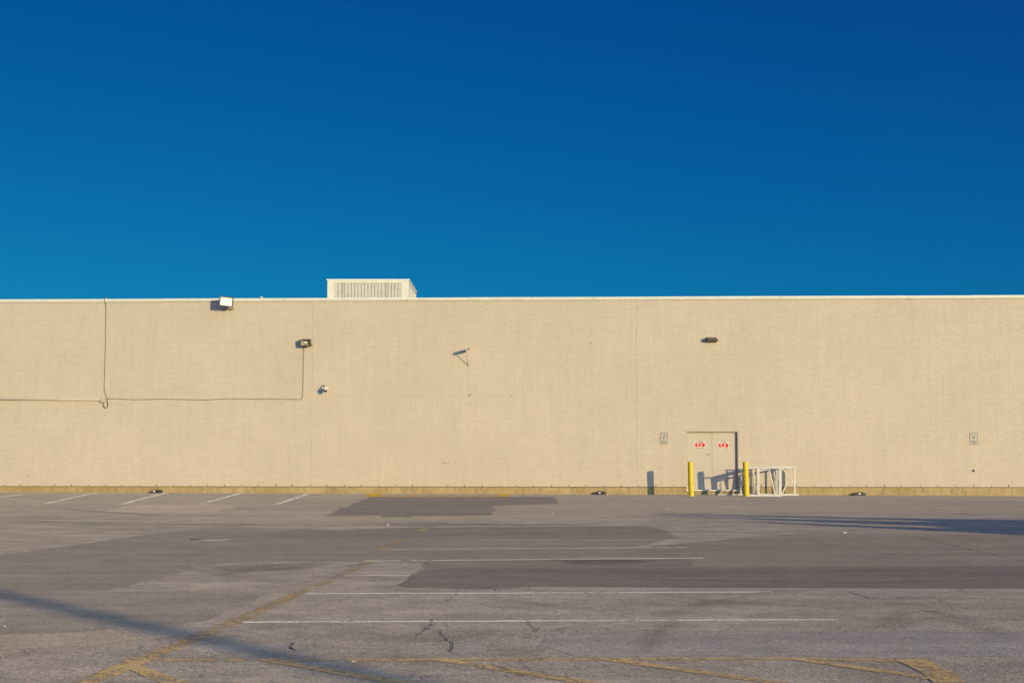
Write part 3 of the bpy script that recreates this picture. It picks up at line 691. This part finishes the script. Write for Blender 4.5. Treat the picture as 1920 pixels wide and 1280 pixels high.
# parking signs
def rrect(w_, h_, r, k=4):
    out = []
    for cx, cz, a0 in ((w_/2-r, h_/2-r, 0), (-w_/2+r, h_/2-r, 90), (-w_/2+r, -h_/2+r, 180), (w_/2-r, -h_/2+r, 270)):
        out += [(cx+r*math.cos(R(a0+90*i/k)), cz+r*math.sin(R(a0+90*i/k))) for i in range(k+1)]
    return out
def psign(px, py, label):
    e = wempty('parking_sign', px, py, 0, label, 'sign', 'parking signs on the wall')
    MB().prism(rrect(.28, .43, .035), -.012, .003).build('plate', 'signplate', e)
    out, inn = rrect(.28, .43, .035), rrect(.252, .402, .024); n = len(out)
    mb = MB(); mb.add([(x, -.0135, z) for x, z in out]+[(x, -.0135, z) for x, z in inn], [(i, (i+1) % n, n+(i+1) % n, n+i) for i in range(n)]); mb.build('border', 'inkfaded', e)
    cu = bpy.data.curves.new('letter', 'FONT'); cu.body = 'P'; cu.size = .15; cu.align_x = 'CENTER'; cu.extrude = .0005; cu.offset = .002
    t = bpy.data.objects.new('tmp', cu); COL.objects.link(t); bpy.context.view_layer.update()
    me = bpy.data.meshes.new_from_object(t); bpy.data.objects.remove(t)
    o = link('letter', me, 'ink', e); o.rotation_euler = (R(90), 0, 0); o.location = (0, -.0145, -.035)
    mb = MB()
    for (x0, x1, z0, z1) in ((-.09,-.05,.115,.135),(-.02,.0,.165,.185),(.01,.07,.115,.14),(-.05,-.03,.145,.155)): mb.box((x0,-.0142,z0),(x1,-.0125,z1))
    mb.build('symbol', 'inkfaded', e)
    for z, segs in ((-.095, ((-.1,-.06),(-.045,.04),(.065,.1))), (-.135, ((-.085,-.055),(-.045,.09))), (-.178, ((-.06,-.03),(-.015,.02),(.035,.06)))):
        mb = MB()
        for a, b in segs: mb.box((a,-.0142,z-.011),(b,-.0125,z+.011))
        mb.build('text_line', 'inkfaded', e)
psign(1245, 821.5, 'grey parking sign with a P beside the double doors')
psign(1825.5, 821.5, 'grey parking sign with a P near the right edge of the wall')

# red door notices
def notice(px, py, label):
    e = wempty('exit_notice', px, py, -RD, label, 'notice', 'red notices on the doors')
    W2, H2 = .182, .113
    MB().box((-W2,-.004,-H2), (W2,-.0005,H2)).build('plate', 'signwhite', e)
    MB().box((-.168,-.0055,-.068), (.168,-.0045,.072)).build('red_panel', 'red', e)
    mb = MB(); mb.add([(-.1,-.0065,.045),(-.05,-.0065,.045),(-.056,-.0065,-.01),(-.064,-.0065,-.03),(-.092,-.0065,-.03)], ((0,1,2,3,4),)); mb.build('door_symbol', 'signwhite', e)
    mb = MB()
    for a, b, w_ in (((.045,.05),(.045,.052),.03), ((.01,.018),(.085,.014),.017), ((.046,.025),(.04,-.022),.023), ((.04,-.02),(.008,-.06),.014), ((.044,-.02),(.078,-.052),.014), ((.008,-.06),(-.03,-.045),.011)):
        mb.bar((a[0],-.0065,a[1]), (b[0],-.0065,b[1]), w_, .0016, Vector((0, 1, 0)))
    mb.lathe([(.0,.001),(.017,.001),(.017,-.001)], 10, Matrix.Translation((.046,-.0065,.046)) @ Matrix.Rotation(R(90), 4, 'X')); mb.build('figure_symbol', 'signwhite', e)
    for z, segs in ((.102, ((-.13,-.115),(-.085,-.05),(-.02,.11))), (-.1, ((-.15,-.09),(-.07,-.05),(-.03,.0),(.02,.15)))):
        mb = MB()
        for a, b in segs: mb.box((a,-.0055,z-.011),(b,-.0042,z+.011))
        mb.build('text_line', 'inkred', e)
notice(1312.6, 833.8, 'red and white exit notice on the left door leaf')
notice(1356.6, 834.6, 'red and white exit notice on the right door leaf')

# ------------------------------------------------------------------ rooftop vent
VD = 62.0
def vp(px, py, d=VD):
    r = ray(px, py); t = d/r.y; return r.x*t, CAMH + r.z*t
x0, zt = vp(614, 524); x1, _ = vp(766.5, 524); zb = 6.5
dep = VD*.078
e = empty('rooftop_vent', (x0, VD, zb)); tag(e, 'cream louvred rooftop vent box rising above the parapet', 'rooftop vent')
w_, h_ = x1-x0, zt-zb
mb = MB(); mb.box((0.06, .06, 0), (w_-.06, dep-.06, h_-.03)); mb.build('core', 'slot', e)
mb = MB()
ml, mr = .28, .29
mb.box((0,0,0), (ml,.055,h_-.032)); mb.box((w_-mr,0,0), (w_,.055,h_-.032)); mb.box((ml,0,h_-.13), (w_-mr,.055,h_-.032))
mb.box((0,.0555,0), (.055,dep,h_-.032)); mb.box((w_-.055,.0555,0), (w_,.55,h_-.032)); mb.box((w_-.055,dep-.5,0), (w_,dep,h_-.032)); mb.box((w_-.055,.55,h_-.16), (w_,dep-.5,h_-.032)); mb.box((.055,dep-.055,0), (w_-.055,dep,h_-.032))
mb.build('casing', 'unit', e)
MB().box((-.03,-.03,h_-.03), (w_+.03,dep+.03,h_+.015)).build('cap', 'unit_top', e)
k = 20; sw = (w_-ml-mr)/k
for i in range(k):
    xx = ml+sw*(i+.5)
    s = sw*(.44 if i not in (2, 15) else .28)
    MB().add([(xx-s,.03,0),(xx+s,.0,0),(xx+s,.01,0),(xx-s,.042,0),(xx-s,.03,h_-.131),(xx+s,.0,h_-.131),(xx+s,.01,h_-.131),(xx-s,.042,h_-.131)], ((0,1,5,4),(1,2,6,5),(2,3,7,6),(3,0,4,7),(4,5,6,7))).build('louvre_slat', 'unit', e)
yy = .6; 
while yy < dep-.55:
    MB().box((w_-.045, yy, 0), (w_-.012, yy+.36, h_-.161)).build('louvre_slat', 'unit', e); yy += .62
# small roof caps
for px, py, lab in ((490, 557, 'tiny pale pipe cap peeking over the parapet near the big floodlight'),):
    x, z = vp(px, py, 60); e = MB().lathe([(.02,-.6),(.02,-.03),(.06,-.03),(.06,.0),(.03,.02),(0,.025)], 10).build('pipe_cap', 'unit'); e.location = (x, 60, z); tag(e, lab, 'pipe cap')

# ------------------------------------------------------------------ bollards
def bollard(pxt, pyt, pxb, pyb, label):
    u, z = wl(pxb, pyb, 1.62); p = W(u, 1.62, 0); p.z = gz(p.x, p.y)
    e = empty('bollard', p); tag(e, label, 'bollard', 'yellow bollards at the doors')
    d = ray(pxt, pyt); t = p.y/d.y; top = Vector((d.x*t, p.y, CAMH+d.z*t)); h = (top-p).length
    e.rotation_euler = (R(.5), math.atan2(top.x-p.x, h), 0)
    r = .092
    MB().lathe([(r,-.15),(r,.02),(r,h-.055)], 24).build('post', 'yellow', e)
    MB().lathe([(r,h-.055),(r*.97,h-.03),(r*.8,h-.012),(r*.5,h-.003),(0,h)], 24).build('dome_cap', 'yellow', e)
    return p
bp1 = bollard(1294.2, 864.5, 1296.3, 930.2, 'yellow bollard in front of the left door leaf')
bp2 = bollard(1397.5, 864.5, 1400, 930.0, 'yellow bollard right of the doors beside the white frames')

# ------------------------------------------------------------------ white metal frames stacked by the doors
VF = 1.55
def q(px, py, v): 
    u, z = wl(px, py, v); return W(u, v, z)
fz = gnd(1442, 930.5)
def wframe(name, label):
    e = empty(name, (0, 0, 0)); tag(e, label, 'rack', 'white metal racks beside the doors'); return e
def addbars(e, items, o0):
    e.location = o0
    for nm, a, b, w_, mt in items: MB().bar(Vector(a)-o0, Vector(b)-o0, w_).build(nm, mt, e)
def qb(px, v): # ground point below
    u, z = wl(px, 900, v); p = W(u, v, 0); p.z = gz(p.x, p.y)+.03; return p
def vert(px0, pyt, v, px1=None):
    a = qb(px1 or px0, v); u, z = wl(px0, pyt, v); return a, W(u, v, z)
S_, C_ = 'steel_white', 'steel_cream'
A = wframe('storage_rack', 'front white tubular rack with long slanting braces right of the bollard')
a1, b1 = vert(1421.5, 878, VF); a2, b2 = vert(1461.5, 877, VF); a0 = qb(1404, VF); ax = qb(1466, VF)
addbars(A, [('post', a1, b1, .085, S_), ('post', a2, b2, .06, S_), ('post', a2+WX*.055-WN*.12, b2+WX*.055-WN*.12, .04, S_),
            ('rail', a0, ax, .06, S_), ('rail', q(1396,877.5,VF), q(1466,877,VF), .04, S_), ('rail', q(1424,880.5,VF), q(1442,880,VF), .035, S_),
            ('brace', q(1442,879,VF+.03), qb(1453.5,VF+.03), .045, C_), ('brace', q(1412,877,VF-.05), qb(1417.5,VF-.05), .045, C_), ('brace', q(1448,879,VF-.3), q(1451.2,894,VF-.3), .05, C_)], a1)
Bf = wframe('storage_rack', 'rear white rack standing near the wall with crossed braces at its right end')
VB = .42
a3, b3 = vert(1490, 876, VB); a4, b4 = vert(1389, 877, VB); a5, b5 = vert(1456.5, 877, VB)
addbars(Bf, [('post', a3, b3, .06, S_), ('post', a4, b4, .05, S_), ('post', a5, b5, .045, S_), ('rail', qb(1386,VB), qb(1497,VB), .06, S_),
             ('rail', q(1384.5,875.3,VB), q(1495,874,VB), .03, S_), ('rail', q(1464,876.6,VB), q(1484,876.6,VB), .05, S_),
             ('brace', q(1467,877,VB+.05), q(1487.5,903.5,VB+.05), .04, C_), ('brace', q(1478.3,899,VB-.05), qb(1466,VB-.05), .045, S_)], a3)
Df = wframe('storage_rack', 'white rack side made of rails running from the wall to the front')
V0, V1 = .12, VF-.06
lft = wl(1421.5, 878, VF)[0]; lf2 = lft-.28
zt_ = b1.z
def dpt(u, v, z): return W(u, v, z)
gzl = gz(W(lft, 1, 0).x, W(lft, 1, 0).y)
addbars(Df, [('rail', dpt(lft, V0, zt_-.01), dpt(lft, V1, zt_-.01), .05, S_), ('rail', dpt(lft, V0, zt_-.16), dpt(lft, V1, zt_-.12), .04, S_),
             ('rail', dpt(lf2, V0, zt_-.03), dpt(lf2, V1-.2, zt_-.03), .05, S_), ('rail', dpt(lft, V0, gzl+.035), dpt(lft, V1, gzl+.035), .05, S_),
             ('post', dpt(lft, V0, gzl), dpt(lft, V0, zt_), .045, S_), ('post', dpt(lft, .75, gzl), dpt(lft+.05, .8, zt_-.03), .03, S_), ('brace', dpt(lf2+.02, .5, gzl+.02), dpt(lft-.12, .55, zt_-.04), .03, S_),
             ('rail', dpt(lft+.77, V0, zt_-.02), dpt(lft+.77, V1, zt_-.02), .05, S_), ('post', dpt(lft+.77, V0, gzl), dpt(lft+.77, V0, zt_), .045, S_)], dpt(lft, V0, gzl))
Ef = empty('metal_rail', (0, 0, 0)); tag(Ef, 'loose white rail lying on the ground below the right door leaf', 'rail')
a, b = qb(1346, .35), qb(1386, .5); a.z -= .005; b.z -= .005
addbars(Ef, [('bar', a, b, .05, S_)], a)
# cloudy plastic sheeting hanging in the frames
def film(u0, u1, v0, v1, z0, z1, name, label):
    o0 = W(u0, v0, z0); nx_, nz_ = 10, 14; vs = []
    for j in range(nz_+1):
        for i in range(nx_+1):
            a, b = i/nx_, j/nz_; p = W(u0+(u1-u0)*a+.05*noise.noise(Vector((a*3, b*4, u0))), v0+(v1-v0)*a+.09*noise.noise(Vector((a*4, b*3, 9+u0))), z0+(z1-z0)*b+.02*noise.noise(Vector((a*6, 1, u0)))*(b))
            vs.append(p-o0)
    mb = MB(); mb.add(vs, [(j*(nx_+1)+i, j*(nx_+1)+i+1, (j+1)*(nx_+1)+i+1, (j+1)*(nx_+1)+i) for j in range(nz_) for i in range(nx_)], True)
    o = mb.build(name, 'film'); o.location = o0; tag(o, label, 'plastic sheet', 'plastic sheeting in the frames')
film(lft-.30, lft+.02, .9, 1.35, gzl+.02, zt_+.0, 'plastic_sheet', 'cloudy plastic sheet hanging just right of the right bollard')
film(lft+.5, lft+.78, .7, 1.3, gzl+.02, zt_-.1, 'plastic_sheet', 'cloudy plastic sheet between the cream brace and the middle posts')
film(lft-.2, lft+.6, .3, 1.2, zt_+.0, zt_+.045, 'plastic_sheet', 'crumpled plastic strip lying along the top of the frames')

# ------------------------------------------------------------------ bait boxes along the plinth
def bait(px, py, label, flip, rz):
    p = gnd(px, py); p = p + WN*0; u = (p-W0).dot(WX); p = W(u, .17, 0); p.z = gz(p.x, p.y)
    e = empty('bait_box', p, WA+R(rz)); tag(e, label, 'bait box', 'black bait boxes along the plinth')
    prof = [(-.205, 0), (.195, 0), (.2, .10), (.12, .112), (-.06, .115), (-.205, .045)]
    if flip: prof = [(x, z) for x, z in prof]
    MB().prism(prof, -.12, .12).build('body', 'plastic', e, .008)
    MB().prism([(.145, .01), (.165, .01), (.165, .1), (.145, .1)], -.126, -.1201).build('latch', 'hinge', e)
    MB().lathe([(.0,.0),(.035,.0),(.04,.004),(.04,.03)], 12, Matrix.Translation((.09,-.1195,.05)) @ Matrix.Rotation(R(90), 4, 'X') @ Matrix.Scale(-1, 4, (0, 0, 1))).build('entry_hole', 'dark', e)
    dx = -.04 if flip else .0
    MB().box((-.045+dx, -.1235, .045), (.02+dx, -.1202, .085)).build('tag', 'paper', e)
    MB().box((-.2, -.16, .0), (.2, -.122, .018)).build('base_lip', 'plastic', e)
bait(311, 922, 'black bait box at the plinth by the painted bays on the left', True, 4)
bait(1125, 926, 'black bait box at the plinth left of the double doors', False, -3)
bait(1607.5, 928, 'black bait box at the plinth right of the white frames', False, 2)

# ------------------------------------------------------------------ drains, cover
def grate(px0, px1, py0, py1, nb, label):
    a = gnd((px0+px1)/2, py1); b = gnd((px0+px1)/2, py0); w_ = (px1-px0)*a.y/F; d = min(1.0, (b-a).length)
    e = empty('drain_grate', a); tag(e, label, 'drain grate')
    MB().box((-w_/2, 0, .006), (w_/2, d, .012)).build('pit', 'dark', e)
    mb = MB()
    for c0, c1 in (((-w_/2-.03,-.03,.006),(w_/2+.03,0,.02)), ((-w_/2-.03,d,.006),(w_/2+.03,d+.03,.02)), ((-w_/2-.03,0,.006),(-w_/2,d,.02)), ((w_/2,0,.006),(w_/2+.03,d,.02))): mb.box(c0, c1)
    mb.build('frame', 'iron', e)
    s = w_/nb; me = MB().box((-s*.21, .0, .0125), (s*.21, d, .02)).mesh('bar')
    for i in range(nb): o = link('bar', me, 'iron', e); o.location = (-w_/2+s*(i+.5), 0, 0)
grate(717, 766, 966.5, 970.5, 15, 'slotted iron drain grate at the edge of the dark patch near the wall')
grate(136, 194, 981.5, 984, 14, 'faint iron drain grate left of the pale asphalt patch')
p = gnd(396, 1010.8); e = empty('manhole_cover', p); tag(e, 'round worn manhole cover set in the dark asphalt on the left', 'manhole cover')
MB().lathe([(.36,0),(.36,.012),(.30,.013),(.30,.008)], 32).build('ring', 'iron', e); MB().lathe([(.295,.005),(.295,.011),(.2,.012),(0,.012)], 32).build('lid', 'asph_mid', e)

# scraps of litter
for i, (px, py, lab) in enumerate(((47,956,'white paper scrap beside the painted bays at far left'), (726,985.5,'white paper scrap near the drain grate by the dark patch'), (1036,963.8,'white paper scrap right of the dark patch near the wall'),
                      (1585,1000,'white paper scrap just below the dark shadow'), (1769,946.5,'white paper scrap above the dark shadow at right'), (8,1176.5,'white paper scrap at the left edge of the lot'), (1253,956.5,'white paper scrap left of the dark shadow tip'), (665,1243,'white paper scrap by the yellow line'))):
    p = gnd(px, py); s = .03 if i not in (5, 7) else .013; mb = MB(); n_ = 3; vs = [(s*(a-1)*rnd.uniform(.7, 1.3)*1.3, s*(b-1)*rnd.uniform(.7, 1.3), .01+rnd.uniform(0, .8)*s) for b in range(3) for a in range(3)]
    mb.add(vs, [(b*3+a, b*3+a+1, b*3+a+4, b*3+a+3) for b in range(2) for a in range(2)])
    o = mb.build('paper_scrap', 'paper'); o.location = p; tag(o, lab, 'litter', 'scraps of litter')

# ------------------------------------------------------------------ outside the frame: unseen shapes guessed to throw the two shadows
g0 = gnd(756, 1280); pb = g0 + SH*50; pb.z = 0
e = empty('light_pole', pb); tag(e, 'tall pole behind the viewpoint whose shadow crosses the lower left', 'light pole')
MB().lathe([(.2,0),(.17,8),(.155,15),(0,15.02)], 20).build('pole', 'concrete_pole', e)
MB().box((-.5,-.15,15.02), (.5,.15,15.2)).build('lamp_head', 'bronze', e)
c0 = gnd(1840, 985); C0 = c0 + SH*13; C0.z = 0
EX = Vector((-SH.y, SH.x, 0)); TE = math.tan(EL)
def bp_(px, py):
    g = gnd(px, py); s = (C0-g).dot(SH); return (g-C0).dot(EX), s*TE + g.z
def fin(pix, parent, name, drop=False):
    P = [bp_(x, y) for x, y in pix]
    if drop: P = P + [(P[-1][0], 0.0), (P[0][0], 0.0)]
    m4 = Matrix.Rotation(math.atan2(EX.y, EX.x), 4, 'Z')
    MB().prism(P, -.06, .06, m4).build(name, 'concrete_pole', parent)
e = empty('shadow_fins', C0); tag(e, 'unseen finned shape added outside the frame to cast the shadow across the right of the lot', 'shadow_caster')  # added caster: outline projected back from its shadow, no known structure
fin([(1690,971.4),(1560,969),(1400,965.4),(1225,962.8),(1225,963.8),(1400,967.4),(1560,971),(1690,974.2)], e, 'fin')
fin([(1735,978),(1540,974.4),(1400,970.6),(1255,967.4),(1255,968.2),(1400,972.4),(1540,977.8),(1750,985.5)], e, 'fin')
fin([(1750,989.4),(1540,982),(1370,975.9),(1370,976.5),(1540,985),(1760,995)], e, 'fin')
fin([(1760,995.2),(1752,989.4),(1775,989),(1750,985.5),(1735,978),(1745,976.6),(1690,974.2),(1690,971.3),(1920,974),(2050,977)], e, 'panel', True)
